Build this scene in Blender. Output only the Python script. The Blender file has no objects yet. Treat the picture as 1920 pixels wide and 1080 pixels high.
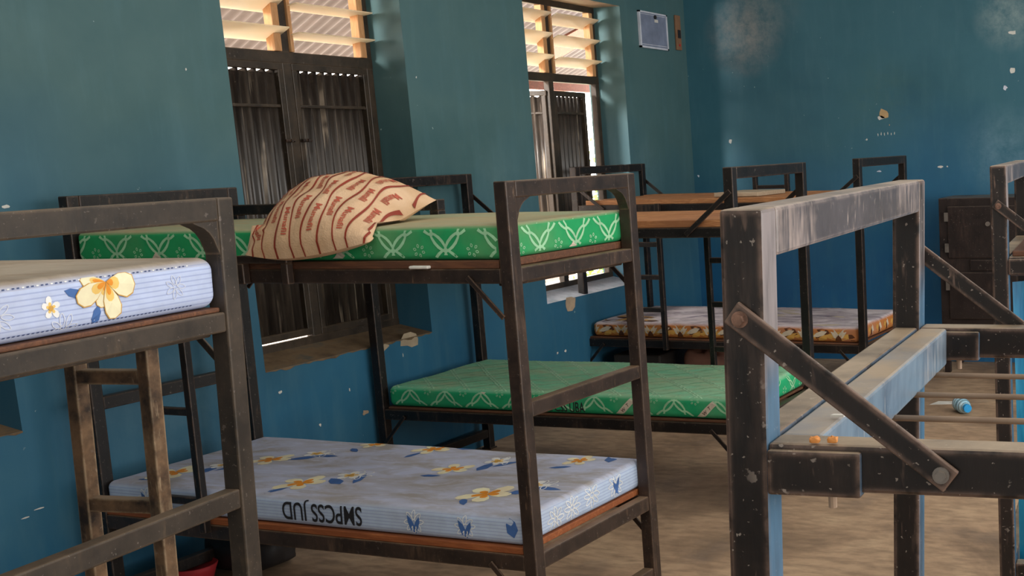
import bpy, bmesh, math, random
from mathutils import Vector, Matrix, noise
random.seed(7)
SC = bpy.context.scene
COL = SC.collection
PI = math.pi

# ------------------------------------------------------------------ helpers
def lin(c):
    return tuple(((x/255)/12.92 if x/255 <= .04045 else ((x/255+.055)/1.055)**2.4) for x in c)+(1,)

class Nodes:
    def __init__(self, name):
        self.m = bpy.data.materials.new(name); self.m.use_nodes = True
        self.t = self.m.node_tree; self.t.nodes.clear()
        self.out = self.t.nodes.new('ShaderNodeOutputMaterial')
    def n(self, typ, **kw):
        nd = self.t.nodes.new('ShaderNode'+typ)
        for k, v in kw.items():
            if k[0] == '_': setattr(nd, k[1:], v)
            else: self.put(nd, k.replace('__', ' '), v)
        return nd
    def put(self, nd, key, v):
        i = nd.inputs[int(key[1:])] if key[0] == 'i' and key[1:].isdigit() else nd.inputs[key]
        if hasattr(v, 'is_output') or isinstance(v, bpy.types.NodeSocket): self.t.links.new(v, i)
        else: i.default_value = v
    def noise(self, scale, detail=4, vec=None, rough=.55, dist=0):
        nd = self.n('TexNoise', Scale=scale, Detail=detail, Roughness=rough, Distortion=dist)
        if vec is not None: self.put(nd, 'Vector', vec)
        return nd.outputs['Fac']
    def coord(self, kind='Object', scale=None):
        c = self.n('TexCoord').outputs[kind]
        if scale: c = self.n('Mapping', i0=c, Scale=scale).outputs[0]
        return c
    def ramp(self, fac, stops, interp='LINEAR'):
        nd = self.n('ValToRGB', Fac=fac); r = nd.color_ramp; r.interpolation = interp
        while len(r.elements) < len(stops): r.elements.new(.5)
        for e, (p, c) in zip(r.elements, stops):
            e.position = p; e.color = c if len(c) == 4 else lin(c)
        return nd.outputs[0]
    def mask(self, fac, a, b):
        return self.n('MapRange', Value=fac, i1=a, i2=b, i3=0., i4=1.).outputs[0]
    def mix(self, f, a, b):
        nd = self.n('Mix', _data_type='RGBA', i0=f, i6=a, i7=b); return nd.outputs[2]
    def math(self, op, a, b=0.):
        return self.n('Math', _operation=op, i0=a, i1=b).outputs[0]
    def nz(self):
        g = self.n('NewGeometry'); s = self.n('SeparateXYZ', i0=g.outputs['True Normal']); return s.outputs[2]
    def done(self, color, rough=.6, bump=None, bs=.3, bd=.01, metal=0., spec=.5, **kw):
        b = self.n('BsdfPrincipled'); self.put(b, 'Base Color', color); self.put(b, 'Roughness', rough)
        self.put(b, 'Metallic', metal); self.put(b, 'Specular IOR Level', spec)
        for k, v in kw.items(): self.put(b, k.replace('__', ' '), v)
        if bump is not None:
            self.put(b, 'Normal', self.n('Bump', Strength=bs, Distance=bd, Height=bump).outputs[0])
        self.t.links.new(b.outputs[0], self.out.inputs[0]); return self.m

MATS = {}
def paint(name, base, dark, wear, wamt=.5, dust=(150, 132, 112), rough=.42, damt=.8, seed=0., blue=None, side=None, bev=.006, patch=.8, edge=None, spl=.22):
    k = Nodes(name); c = k.coord('Object')
    c = k.n('VectorMath', _operation='ADD', i0=c, i1=(seed, seed*.7, seed*1.3)).outputs[0]
    f = k.noise(9, 5, c, .65)
    col = k.mix(k.mask(f, .35, .7), lin(dark), lin(base))
    sc = k.n('Mapping', i0=c, Scale=(1, 1, .16)).outputs[0]
    s1 = k.noise(70, 4, sc, .6)
    s2 = k.noise(6, 3, c, .5)
    w = k.math('MULTIPLY', k.mask(s1, .62, .7), k.mask(s2, .5-.15*wamt, .75))
    w = k.math('MULTIPLY', w, min(1, wamt*1.4))
    w = k.math('MAXIMUM', w, k.math('MULTIPLY', k.math('MULTIPLY', k.mask(k.noise(3.1, 5, c, .7), .54, .72), k.mask(s1, .4, .6)), wamt*patch))
    g = k.n('NewGeometry'); bv = k.n('Bevel', Radius=bev); bv.samples = 3
    dt = k.n('VectorMath', _operation='DOT_PRODUCT', i0=g.outputs['Normal'], i1=bv.outputs[0]).outputs['Value']
    e = k.math('MULTIPLY', k.mask(dt, .995, .88), k.mask(k.noise(28, 4, c, .6), .34, .55))
    e = k.math('MULTIPLY', e, edge or .35+.5*wamt)
    col = k.mix(k.math('MAXIMUM', w, e), col, lin(wear))
    sp = k.noise(150, 2, c, .5)
    sp2 = k.noise(60, 3, c, .6)
    col = k.mix(k.math('MULTIPLY', k.math('MAXIMUM', k.mask(sp, .69, .73), k.math('MULTIPLY', k.mask(sp2, .64, .68), k.mask(k.noise(5, 3, c), .52, .62))), spl), col, lin((176, 162, 152)))
    if blue:
        col = k.mix(k.math('MULTIPLY', k.mask(k.noise(14, 4, sc, .6), .36, .6), .6), col, lin(blue))
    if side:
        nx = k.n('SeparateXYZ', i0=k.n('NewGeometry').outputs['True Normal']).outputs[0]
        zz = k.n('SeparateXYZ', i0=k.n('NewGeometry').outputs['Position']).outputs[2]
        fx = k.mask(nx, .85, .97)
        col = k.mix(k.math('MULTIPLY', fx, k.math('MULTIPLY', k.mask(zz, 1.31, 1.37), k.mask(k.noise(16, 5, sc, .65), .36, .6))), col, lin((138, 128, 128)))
        sm = k.math('MULTIPLY', k.math('MULTIPLY', fx, k.mask(zz, 1.39, 1.33)), k.mask(k.noise(8, 5, sc, .65), .3, .62))  # blue reflection painted into the lower part of the +X faces
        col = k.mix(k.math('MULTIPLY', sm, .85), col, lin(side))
    d = k.math('MULTIPLY', k.mask(k.nz(), .75, .98), k.mask(k.noise(7, 5, c), .2, .6))
    col = k.mix(k.math('MULTIPLY', d, damt), col, lin(dust))
    r = k.math('ADD', k.math('MULTIPLY', f, .25), rough-.1)
    MATS[name] = k.done(col, r, bump=s1, bs=.12, bd=.004, spec=.45)

paint('brown_black_paint', (66, 50, 41), (38, 29, 25), (132, 104, 82), .6, dust=(140, 116, 92))
paint('grey_black_paint', (72, 62, 53), (46, 40, 35), (128, 106, 82), .5, rough=.5, dust=(120, 102, 84))
paint('dark_paint', (32, 26, 24), (18, 15, 14), (140, 110, 90), .35, dust=(84, 72, 60))
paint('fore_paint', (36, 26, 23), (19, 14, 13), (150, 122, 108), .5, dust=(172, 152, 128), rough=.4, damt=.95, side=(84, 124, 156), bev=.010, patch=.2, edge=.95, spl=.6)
paint('smeared_paint', (86, 80, 84), (60, 56, 60), (200, 180, 170), .9, dust=(160, 140, 120), rough=.35)
paint('blue_reflection_paint', (110, 128, 148), (66, 78, 94), (196, 190, 186), .8, blue=(124, 144, 162), rough=.4, dust=(172, 152, 128), damt=1.)  # bluish tone is reflected light painted into the deck bar colour
paint('worn_paint', (156, 122, 90), (50, 38, 31), (222, 196, 160), .98, rough=.5)
paint('window_paint', (70, 57, 44), (42, 35, 28), (110, 95, 80), .3, dust=(110, 96, 80))
paint('locker_paint', (44, 33, 30), (30, 22, 21), (110, 85, 75), .3, dust=(120, 106, 90))

def wood(name, a, b, dark=None, sc=(1, 9, 9), rough=.65):
    k = Nodes(name); c = k.coord('Object', sc)
    f = k.noise(4, 6, c, .65, 1.2)
    col = k.ramp(f, [(.3, a), (.52, b), (.7, a)])
    if dark: col = k.mix(k.mask(k.noise(2.2, 4, k.coord('Object')), .55, .75), col, lin(dark))
    MATS[name] = k.done(col, rough, bump=f, bs=.15, bd=.003)
wood('orange_board', (176, 104, 58), (140, 76, 40))
wood('brown_board', (128, 82, 54), (92, 58, 40))
wood('plank_wood', (220, 160, 106), (166, 108, 66), (150, 98, 62))
wood('pale_board', (206, 190, 165), (180, 160, 135))
wood('tan_wood', (206, 160, 112), (176, 128, 84), sc=(9, 9, 1))
wood('red_wood', (150, 84, 52), (110, 60, 38))

def plain(name, c, rough=.7, var=.12, sc=12, spec=.4, **kw):
    k = Nodes(name); f = k.noise(sc, 4, k.coord('Object'))
    lo = tuple(max(0, x*(1-var)) for x in c); hi = tuple(min(255, x*(1+var)) for x in c)
    MATS[name] = k.done(k.ramp(f, [(.3, lo), (.7, hi)]), rough, spec=spec, **kw)
for nm, c in dict(petal_cream=(250, 232, 196), petal_orange=(236, 150, 44), petal_yellow=(246, 200, 112), petal_white=(245, 245, 240), leaf_blue=(70, 108, 170),
                  ghost_white=(216, 222, 240), stitch_dark=(72, 86, 128), ink_black=(40, 38, 42), link_pale=(168, 222, 178),
                  link_dull=(178, 226, 188), band_beige=(222, 210, 190), band_letter=(90, 50, 50), stripe_red=(150, 56, 38), print_red=(188, 92, 70),
                  gold=(206, 158, 78), mauve_grey=(150, 138, 156), pale_mauve=(216, 208, 214), brown_dark=(92, 52, 28), cream_dull=(206, 192, 170), chip_white=(214, 214, 208),
                  chip_tan=(196, 164, 120), cement=(176, 156, 132), paper_white=(226, 222, 214), orange_scrap=(226, 150, 80), notice_grey=(126, 136, 160),
                  notice_line=(206, 210, 222), frame_brown=(140, 104, 78), steel=(150, 140, 132), rod_steel=(176, 150, 128), black_bag=(38, 34, 34),
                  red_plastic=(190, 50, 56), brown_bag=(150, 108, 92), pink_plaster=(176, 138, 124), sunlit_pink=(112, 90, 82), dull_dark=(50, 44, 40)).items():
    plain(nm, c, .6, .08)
plain('rusty_steel', (128, 98, 84), .55, .35, 60, metal=.4)
plain('steel', (150, 140, 132), .35, .15, metal=.7)

def fabric_blue(name, base, top, dirt, rib=True):
    k = Nodes(name); c = k.coord('Object')
    z = k.n('SeparateXYZ', i0=c).outputs[2]
    f = k.noise(30, 3, c)
    col = k.ramp(f, [(.3, tuple(x*.95 for x in base)), (.7, base)])
    if rib:
        rb = k.math('SINE', k.math('MULTIPLY', z, 2*PI/.0105))
        col = k.mix(k.math('MULTIPLY', k.mask(rb, .4, 1.), .45), col, lin((120, 138, 196)))
    st = k.noise(3.2, 5, k.coord('Object', (1.2, 3, 1)), .6, .6)
    tcol = k.mix(k.mask(st, .42, .66), lin(top), lin(dirt))
    tcol = k.mix(k.math('MULTIPLY', k.mask(k.noise(15, 4, k.coord('Object', (1, 2.6, 1)), .6), .52, .7), .4), tcol, lin(tuple(min(255, x*1.14) for x in top)))
    col = k.mix(k.mask(k.nz(), .35, .9), col, tcol)
    sd = k.mask(k.noise(3, 4, c), .5, .75)
    col = k.mix(k.math('MULTIPLY', sd, .3), col, lin(dirt))
    MATS[name] = k.done(col, .85, bump=k.noise(120, 2, c), bs=.1, bd=.002, spec=.2)
fabric_blue('blue_floral_fabric', (204, 218, 252), (182, 170, 154), (168, 152, 134))
fabric_blue('blue_grey_fabric', (196, 214, 240), (194, 200, 224), (170, 164, 162))
fabric_blue('green_fabric', (44, 168, 104), (164, 170, 138), (176, 160, 126), False)
fabric_blue('green_light_fabric', (44, 178, 120), (136, 212, 172), (172, 200, 162), False)
fabric_blue('brown_floral_fabric', (196, 124, 66), (228, 218, 222), (150, 138, 150), False)
fabric_blue('grey_fabric', (140, 130, 118), (178, 166, 148), (150, 138, 122), False)
k = Nodes('sack_cloth'); c = k.coord('Object')
f = k.noise(7, 5, c); wv = k.noise(160, 2, c)
MATS['sack_cloth'] = k.done(k.ramp(f, [(.3, (216, 176, 136)), (.7, (236, 202, 168))]), .85, bump=k.math('ADD', wv, k.math('MULTIPLY', k.noise(9, 3, c), 3.)), bs=.25, bd=.008, spec=.2)
k = Nodes('blue_tarp'); c = k.coord('Object', (6, 6, .8))
f = k.noise(5, 4, c)
MATS['blue_tarp'] = k.done(k.ramp(f, [(.3, (20, 120, 176)), (.55, (40, 160, 208)), (.75, (110, 205, 232))]), .4, bump=f, bs=.3)

# walls
def wallmat(name, sm, kf=(1, 1, 1)):
    def W(c): return tuple(a*b for a, b in zip(c, kf))
    k = Nodes(name); g = k.n('NewGeometry').outputs['Position']
    s = k.n('SeparateXYZ', i0=g); z = s.outputs[2]
    n1 = k.noise(1.3, 5, g, .6); n2 = k.noise(.5, 3, g)
    up = k.ramp(n1, [(.3, W((64, 104, 110))), (.55, W((78, 116, 120))), (.75, W((70, 110, 118)))])
    lo = k.ramp(n1, [(.3, W((36, 94, 128))), (.55, W((46, 108, 142))), (.75, W((58, 116, 144)))])
    h = k.math('ADD', z, k.math('MULTIPLY', k.math('SUBTRACT', n2, .5), 2.2))
    col = k.mix(k.mask(h, .55, 1.75), lo, up)
    st = k.noise(4, 5, k.n('Mapping', i0=g, Scale=(3, 3, .5)).outputs[0], .6)
    col = k.mix(k.math('MULTIPLY', k.mask(st, .5, .8), .22), col, lin((100, 140, 150)))
    for (p, r, amt, cc) in sm:
        d = k.n('VectorMath', _operation='DISTANCE', i0=g, i1=p).outputs['Value']
        m = k.math('MULTIPLY', k.mask(d, r, r*.2), k.mask(k.noise(9, 6, g, .7), .3, .75))
        col = k.mix(k.math('MULTIPLY', m, amt), col, lin(cc))
    fl = k.mask(k.noise(34, 3, g, .6), .735, .75)
    col = k.mix(k.math('MULTIPLY', fl, k.mask(k.noise(2, 2, g), .5, .6)), col, lin((170, 190, 190)))
    MATS[name] = k.done(col, .5, bump=k.math('ADD', n1, k.math('MULTIPLY', k.noise(40, 3, g), .06)), bs=.2, bd=.02, spec=.35)
wallmat('teal_wall', [((-4.14, 7.6, 1.45), .3, .35, (120, 150, 160)), ((-4.14, 5.9, 1.45), .25, .3, (120, 150, 150)), ((-4.14, 3.6, .7), .5, .25, (120, 150, 160))], (1.02, .96, .95))
wallmat('teal_far_wall', [((-3.67, 8.33, 2.42), .34, 1., (166, 164, 162)), ((-3.5, 8.33, 2.62), .35, .4, (150, 160, 160)), ((-1.70, 8.33, 2.42), .26, .8, (165, 185, 185)),
                          ((-1.72, 8.33, 1.5), .36, .55, (130, 165, 185)), ((-2.6, 8.33, 1.9), .4, .3, (90, 120, 100))], (.80, .96, 1.06))
k = Nodes('dusty_sill'); g = k.n('NewGeometry').outputs['Position']
MATS['dusty_sill'] = k.done(k.ramp(k.noise(9, 5, g, .65), [(.3, (84, 66, 48)), (.55, (120, 98, 72)), (.75, (74, 80, 78))]), .85)
k = Nodes('pale_sill'); g = k.n('NewGeometry').outputs['Position']
MATS['pale_sill'] = k.done(k.ramp(k.noise(9, 5, g, .65), [(.3, (140, 150, 165)), (.7, (190, 196, 206))]), .8)
k = Nodes('concrete_floor'); g = k.n('NewGeometry').outputs['Position']
n1 = k.noise(1.6, 6, g, .62, .5); n2 = k.noise(7, 5, k.n('Mapping', i0=g, Rotation=(0, 0, .6), Scale=(1, 3.2, 1)).outputs[0], .65)
col = k.ramp(n1, [(.3, (122, 102, 84)), (.5, (182, 152, 124)), (.72, (208, 178, 146))])
col = k.mix(k.math('MULTIPLY', k.mask(n2, .42, .66), .6), col, lin((122, 102, 84)))
col = k.mix(k.math('MULTIPLY', k.mask(k.noise(2.5, 4, g), .58, .7), .35), col, lin((96, 92, 92)))
MATS['concrete_floor'] = k.done(col, .62, bump=n2, bs=.1, bd=.01, spec=.3)
k = Nodes('white_ceiling'); MATS['white_ceiling'] = k.done(k.ramp(k.noise(2), [(.3, (196, 196, 190)), (.7, (214, 214, 208))]), .9)
k = Nodes('shutter_metal'); c = k.coord('Object', (1, 1, .12))
f = k.noise(22, 5, c, .65)
f2 = k.noise(34, 3, k.coord('Object', (1, 1, .05)), .6)  # pale vertical streaks: ridge highlights painted into the sheet colour
MATS['shutter_metal'] = k.done(k.mix(k.math('MULTIPLY', k.mask(f2, .60, .66), k.mask(k.noise(4, 3, k.coord('Object')), .42, .6)), k.ramp(f, [(.35, (40, 34, 31)), (.55, (62, 54, 48)), (.72, (92, 80, 68))]), lin((166, 150, 132))), k.math('ADD', k.math('MULTIPLY', f, .3), .22), bump=f, bs=.15, bd=.004, spec=.6)
k = Nodes('roof_sheet'); f = k.noise(3, 5, k.coord('Object', (.3, 3, 1)))
MATS['roof_sheet'] = k.done(k.ramp(f, [(.3, (76, 72, 74)), (.7, (98, 92, 93))]), .6)
k = Nodes('louver_glass'); f = k.noise(5, 3, k.coord('Object'))
fc = k.ramp(f, [(.3, (253, 244, 222)), (.7, (255, 250, 238))])
b1 = k.n('BsdfTranslucent', Color=fc); b2 = k.n('BsdfPrincipled', Roughness=.15); k.put(b2, 'Base Color', fc)
mx = k.n('MixShader', i0=.18, i1=b1.outputs[0], i2=b2.outputs[0]); k.t.links.new(mx.outputs[0], k.out.inputs[0]); MATS['louver_glass'] = k.m
k = Nodes('outside_ground'); MATS['outside_ground'] = k.done(k.ramp(k.noise(.8, 5, k.coord('Object')), [(.3, (190, 172, 152)), (.7, (214, 200, 182))]), .9)
k = Nodes('leaf_green'); MATS['leaf_green'] = k.done(k.ramp(k.noise(9, 4, k.coord('Object')), [(.3, (70, 110, 30)), (.7, (150, 180, 70))]), .6)
k = Nodes('clear_blue_plastic'); MATS['clear_blue_plastic'] = k.done(k.ramp(k.noise(20, 3, k.coord('Object')), [(.3, (150, 205, 230)), (.7, (205, 232, 244))]), .2)
plain('cap_blue', (40, 150, 214), .35)

# geometry builder
class MB:
    def __init__(self): self.v = []; self.f = []; self.mi = []; self.mats = []; self.smooth = False
    def m(self, name):
        if name not in self.mats: self.mats.append(name)
        return self.mats.index(name)
    def face(self, pts, mat=None):
        b = len(self.v); self.v += [Vector(p) for p in pts]; self.f.append(tuple(range(b, b+len(pts)))); self.mi.append(self.m(mat) if mat else 0)
    def hexa(self, p, mat=None):  # 8 points: index i + 2j + 4k
        b = len(self.v); self.v += [Vector(q) for q in p]; mi = self.m(mat) if mat else 0
        ctr = sum((Vector(q) for q in p), Vector())/8
        for q in ((0, 1, 3, 2), (4, 6, 7, 5), (0, 4, 5, 1), (2, 3, 7, 6), (0, 2, 6, 4), (1, 5, 7, 3)):
            a = [self.v[b+i] for i in q]
            nrm = (a[1]-a[0]).cross(a[2]-a[0]); fc = sum(a, Vector())/4
            if nrm.dot(fc-ctr) < 0: q = q[::-1]
            self.f.append(tuple(b+i for i in q)); self.mi.append(mi)
    def box(self, x0, x1, y0, y1, z0, z1, mat=None):
        self.hexa([(x, y, z) for z in (z0, z1) for y in (y0, y1) for x in (x0, x1)], mat)
    def bar(self, a, b, w, h, up=(0, 0, 1), mat=None):   # square bar from a to b
        a, b = Vector(a), Vector(b); d = (b-a).normalized(); s = d.cross(Vector(up)).normalized(); u = s.cross(d)
        self.hexa([e+s*(w/2*i)+u*(h/2*j) for e in (a, b) for j in (-1, 1) for i in (-1, 1)], mat)
    def tube(self, a, b, r, n=10, mat=None, r2=None):
        a, b = Vector(a), Vector(b); d = (b-a).normalized(); s = d.orthogonal().normalized(); u = d.cross(s); r2 = r if r2 is None else r2
        B = len(self.v); mi = self.m(mat) if mat else 0
        for e, rr in ((a, r), (b, r2)):
            for i in range(n):
                t = 2*PI*i/n; self.v.append(e+(s*math.cos(t)+u*math.sin(t))*rr)
        for i in range(n):
            j = (i+1) % n; self.f.append((B+i, B+j, B+n+j, B+n+i)); self.mi.append(mi)
        self.f.append(tuple(B+i for i in range(n))[::-1]); self.mi.append(mi)
        self.f.append(tuple(B+n+i for i in range(n))); self.mi.append(mi)
    def prism(self, poly, off, mat=None):  # polygon + extrusion vector
        off = Vector(off); n = len(poly); P = [Vector(p) for p in poly]; Q = [p+off for p in P]
        self.face(P[::-1], mat); self.face(Q, mat)
        for i in range(n): self.face([P[i], P[(i+1) % n], Q[(i+1) % n], Q[i]], mat)
    def grid(self, fn, nu, nv, mat=None):
        b = len(self.v); mi = self.m(mat) if mat else 0
        for j in range(nv+1):
            for i in range(nu+1): self.v.append(Vector(fn(i/nu, j/nv)))
        for j in range(nv):
            for i in range(nu):
                a = b+j*(nu+1)+i; self.f.append((a, a+1, a+nu+2, a+nu+1)); self.mi.append(mi)
    def build(self, name, mat=None, parent=None, loc=None, bevel=0., smooth=None, kind=None, solid=0., subsurf=0):
        me = bpy.data.meshes.new(name); L = Vector(loc) if loc is not None else (Vector(parent['o']) if parent is not None and 'o' in parent else Vector())
        if parent is not None:
            L = parent.matrix_basis.translation.copy() if parent.parent is None else parent.parent.matrix_basis.translation.copy()
        me.from_pydata([v-L for v in self.v], [], self.f)
        names = [mat]+[m for m in self.mats] if mat and not self.mats else (self.mats or [mat])
        for m in names: me.materials.append(MATS[m])
        if self.mats: me.polygons.foreach_set('material_index', self.mi)
        o = bpy.data.objects.new(name, me); COL.objects.link(o)
        if parent is not None: o.parent = parent
        else: o.location = L
        if bevel:
            md = o.modifiers.new('bevel', 'BEVEL'); md.width = bevel; md.segments = 2; md.limit_method = 'ANGLE'; md.angle_limit = .9
        if solid:
            md = o.modifiers.new('solid', 'SOLIDIFY'); md.thickness = solid; md.offset = 0
        if subsurf:
            md = o.modifiers.new('sub', 'SUBSURF'); md.levels = md.render_levels = subsurf
        if self.smooth if smooth is None else smooth:
            me.polygons.foreach_set('use_smooth', [True]*len(me.polygons))
        if kind: o['kind'] = kind
        me.update(); return o

def tag(o, label, cat, group=None, kind=None):
    o['label'] = label; o['category'] = cat
    if group: o['group'] = group
    if kind: o['kind'] = kind
    return o
def thing(name, label, cat, loc, group=None):
    o = bpy.data.objects.new(name, None); COL.objects.link(o); o.location = loc; o.empty_display_size = .1
    bpy.context.view_layer.update()
    return tag(o, label, cat, group)
def single(mb, name, mat, loc, label, cat, group=None, **kw):
    return tag(mb.build(name, mat, None, loc, **kw), label, cat, group)

# ------------------------------------------------------------------ room
WX, YC, YB, XR, ZC = -4.145, 8.33, -2.2, 3.6, 3.2
OW = -4.42      # outer wall face
WIN = [(1.876, 2.985), (4.069, 5.178), (6.247, 7.379)]
SILL, HEAD = .70, 2.565
def chip(mb, at, ax, size, mat, n=9, seed=0, asp=1.):
    rnd = random.Random(seed); pts = []
    for i in range(n):
        t = 2*PI*i/n; r = size*rnd.uniform(.55, 1.1); u, w = math.cos(t)*r*asp, math.sin(t)*r
        pts.append((at[0]+.0015, at[1]+u, at[2]+w) if ax == 0 else (at[0]+u, at[1]-.0015, at[2]+w))
    mb.face(pts if ax == 0 else pts, mat)
mb = MB()
ys = [YB]+[y for w in WIN for y in w]+[YC]
for i in range(len(ys)-1):
    hole = i % 2 == 1
    for z0, z1 in ((0, SILL), (SILL, HEAD), (HEAD, ZC)):
        if hole and z0 == SILL: continue
        mb.face([(WX, ys[i], z0), (WX, ys[i+1], z0), (WX, ys[i+1], z1), (WX, ys[i], z1)], 'teal_wall')
        mb.face([(OW, ys[i], z0), (OW, ys[i], z1), (OW, ys[i+1], z1), (OW, ys[i+1], z0)], 'pink_plaster')
for wi, (a, b) in enumerate(WIN):
    mb.face([(WX, a, SILL), (OW, a, SILL), (OW, a, HEAD), (WX, a, HEAD)], 'teal_wall')
    mb.face([(WX, b, SILL), (WX, b, HEAD), (OW, b, HEAD), (OW, b, SILL)], 'teal_wall')
    mb.face([(WX, a, HEAD), (OW, a, HEAD), (OW, b, HEAD), (WX, b, HEAD)], 'cement')
    sm = 'pale_sill' if wi == 2 else 'dusty_sill'
    n = 40; zin = SILL+.055
    # worn, ragged front edge of the sill
    rag = [-.028*abs(noise.noise((i*.37, wi*3.1, 0)))-.012*abs(noise.noise((i*1.3, wi, 2))) for i in range(n+1)]
    for i in range(n):
        y0, y1 = a+(b-a)*i/n, a+(b-a)*(i+1)/n
        mb.face([(WX, y0, SILL), (WX, y1, SILL), (OW, y1, zin), (OW, y0, zin)], sm)
        if wi < 2:
            mb.face([(WX+.002, y0, SILL+rag[i]), (WX+.002, y1, SILL+rag[i+1]), (WX+.002, y1, SILL), (WX+.002, y0, SILL)], sm)
for s, (p, r, m, asp) in enumerate([((WX, 3.859, 1.982), .007, 'chip_white', .6), ((WX, 5.25, 2.008), .006, 'chip_white', 1), ((WX, 4.135, .597), .009, 'chip_white', 1.2),
      ((WX, 4.343, .398), .009, 'chip_white', 1), ((WX, 4.94, .621), .012, 'chip_white', .3), ((WX, 5.0, .683), .045, 'cement', 1.6), ((WX, 4.8, .682), .02, 'cement', 2.5),
      ((WX, 6.4, .383), .012, 'chip_white', 1.4), ((WX, 6.311, .386), .009, 'chip_white', 1.3), ((WX, 4.638, .391), .014, 'cement', 2), ((WX, 3.05, 1.48), .008, 'chip_white', 2),
      ((WX, 3.0, .412), .003, 'chip_white', 8.), ((WX, 2.945, .395), .003, 'chip_white', 7.), ((WX, 4.55, .52), .01, 'chip_white', .5), ((WX, 6.5, .665), .05, 'cement', 1.7)]):
    chip(mb, p, 0, r, m, seed=s, asp=asp)
mb.build('wall_left', kind='structure')
mb = MB()
mb.face([(WX, YC, 0), (XR, YC, 0), (XR, YC, ZC), (WX, YC, ZC)], 'teal_far_wall')
for s, (p, r, m, asp) in enumerate([((-1.663, YC, 2.31), .018, 'chip_white', 1.6), ((-2.607, YC, 1.80), .042, 'chip_tan', 1), ((-2.63, YC, 1.775), .02, 'chip_white', 1.5), ((-3.823, YC, 1.648), .022, 'chip_white', .7),
      ((-2.747, YC, 1.621), .01, 'chip_white', 1), ((-1.668, YC, 2.055), .03, 'chip_white', 1), ((-1.72, YC, 1.94), .018, 'ghost_white', 1), ((-2.2, YC, 1.41), .012, 'chip_white', 2.4), ((-2.15, YC, 1.412), .007, 'chip_white', 1),
      ((-4.106, YC, 1.397), .012, 'ghost_white', 1), ((-2.66, YC, 1.392), .008, 'ghost_white', 2.5), ((-2.57, YC, 1.72), .007, 'chip_tan', .6)]):
    chip(mb, p, 1, r, m, seed=40+s, asp=asp)
for i in range(6):
    chip(mb, (-2.66+i*.025, YC, 1.655+.006*(i % 2)), 1, .014, 'chip_white', n=5, seed=70+i, asp=.3)
mb.build('wall_far', kind='structure')
mb = MB(); mb.face([(WX, YB, 0), (XR, YB, 0), (XR, YC, 0), (WX, YC, 0)]); mb.build('floor', 'concrete_floor', kind='structure')
mb = MB(); mb.face([(OW, YB, ZC), (OW, YC, ZC), (XR, YC, ZC), (XR, YB, ZC)]); mb.build('ceiling', 'white_ceiling', kind='structure')
mb = MB(); mb.face([(XR, YB, 0), (XR, YB, ZC), (XR, YC, ZC), (XR, YC, 0)]); mb.build('wall_right', 'teal_wall', kind='structure')
mb = MB(); mb.face([(WX, YB, 0), (WX, YB, ZC), (XR, YB, ZC), (XR, YB, 0)]); mb.build('wall_back', 'teal_wall', kind='structure')

# ------------------------------------------------------------------ windows
def corrugated(mb, o, ex, ez, w, h, per, amp, en, mat=None):
    o, ex, ez, en = Vector(o), Vector(ex), Vector(ez), Vector(en); n = max(8, int(w/per*8))
    mb.grid(lambda u, v: o+ex*(u*w)+ez*(v*h+(.006*math.sin(2*PI*u*w/per+.6) if v > .9 else 0))+en*(amp*math.sin(2*PI*u*w/per)), n, 2, mat)
def leaf(win, y0, y1, z0, z1, rot, hinge, x, top_gap):
    """a corrugated shutter leaf: part with frame bars and a sheet"""
    c, s = math.cos(rot), math.sin(rot)
    def R(y, z, dx=0.):
        d = y-hinge; return Vector((x-s*abs(d)+dx*c, hinge+c*d, z))
    fr = MB(); t = .032
    ey = (R(1+y0, 0)-R(y0, 0)) if False else None
    for (a, b) in (((y0+t/2, z0), (y0+t/2, z1)), ((y1-t/2, z0), (y1-t/2, z1))):
        fr.bar(R(*a), R(*b), .028, .031, up=(1, 0, 0))
    for zz in (z0+t/2, z1-t/2): fr.bar(R(y0, zz), R(y1, zz), .033, t)
    fr.bar(R(y0, 1.86), R(y1, 1.86), .014, .014)
    lf = fr.build('shutter_leaf', 'window_paint', win, bevel=.003)
    sh = MB(); p0 = R(y0+.002, z0+.012, -.018); e = (R(y1-.002, z0, -.018)-R(y0+.002, z0, -.018)); w = e.length; e.normalize()
    nrm = e.cross(Vector((0, 0, 1)))
    corrugated(sh, p0, e, (0, 0, 1), w, z1-z0-.046, .052, .010, nrm)
    so = sh.build('shutter_sheet', 'shutter_metal', lf, smooth=True, solid=.002)
    bo = MB(); yy = y1-.05 if abs(y1-hinge) > abs(y0-hinge) else y0+.05
    return lf
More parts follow.
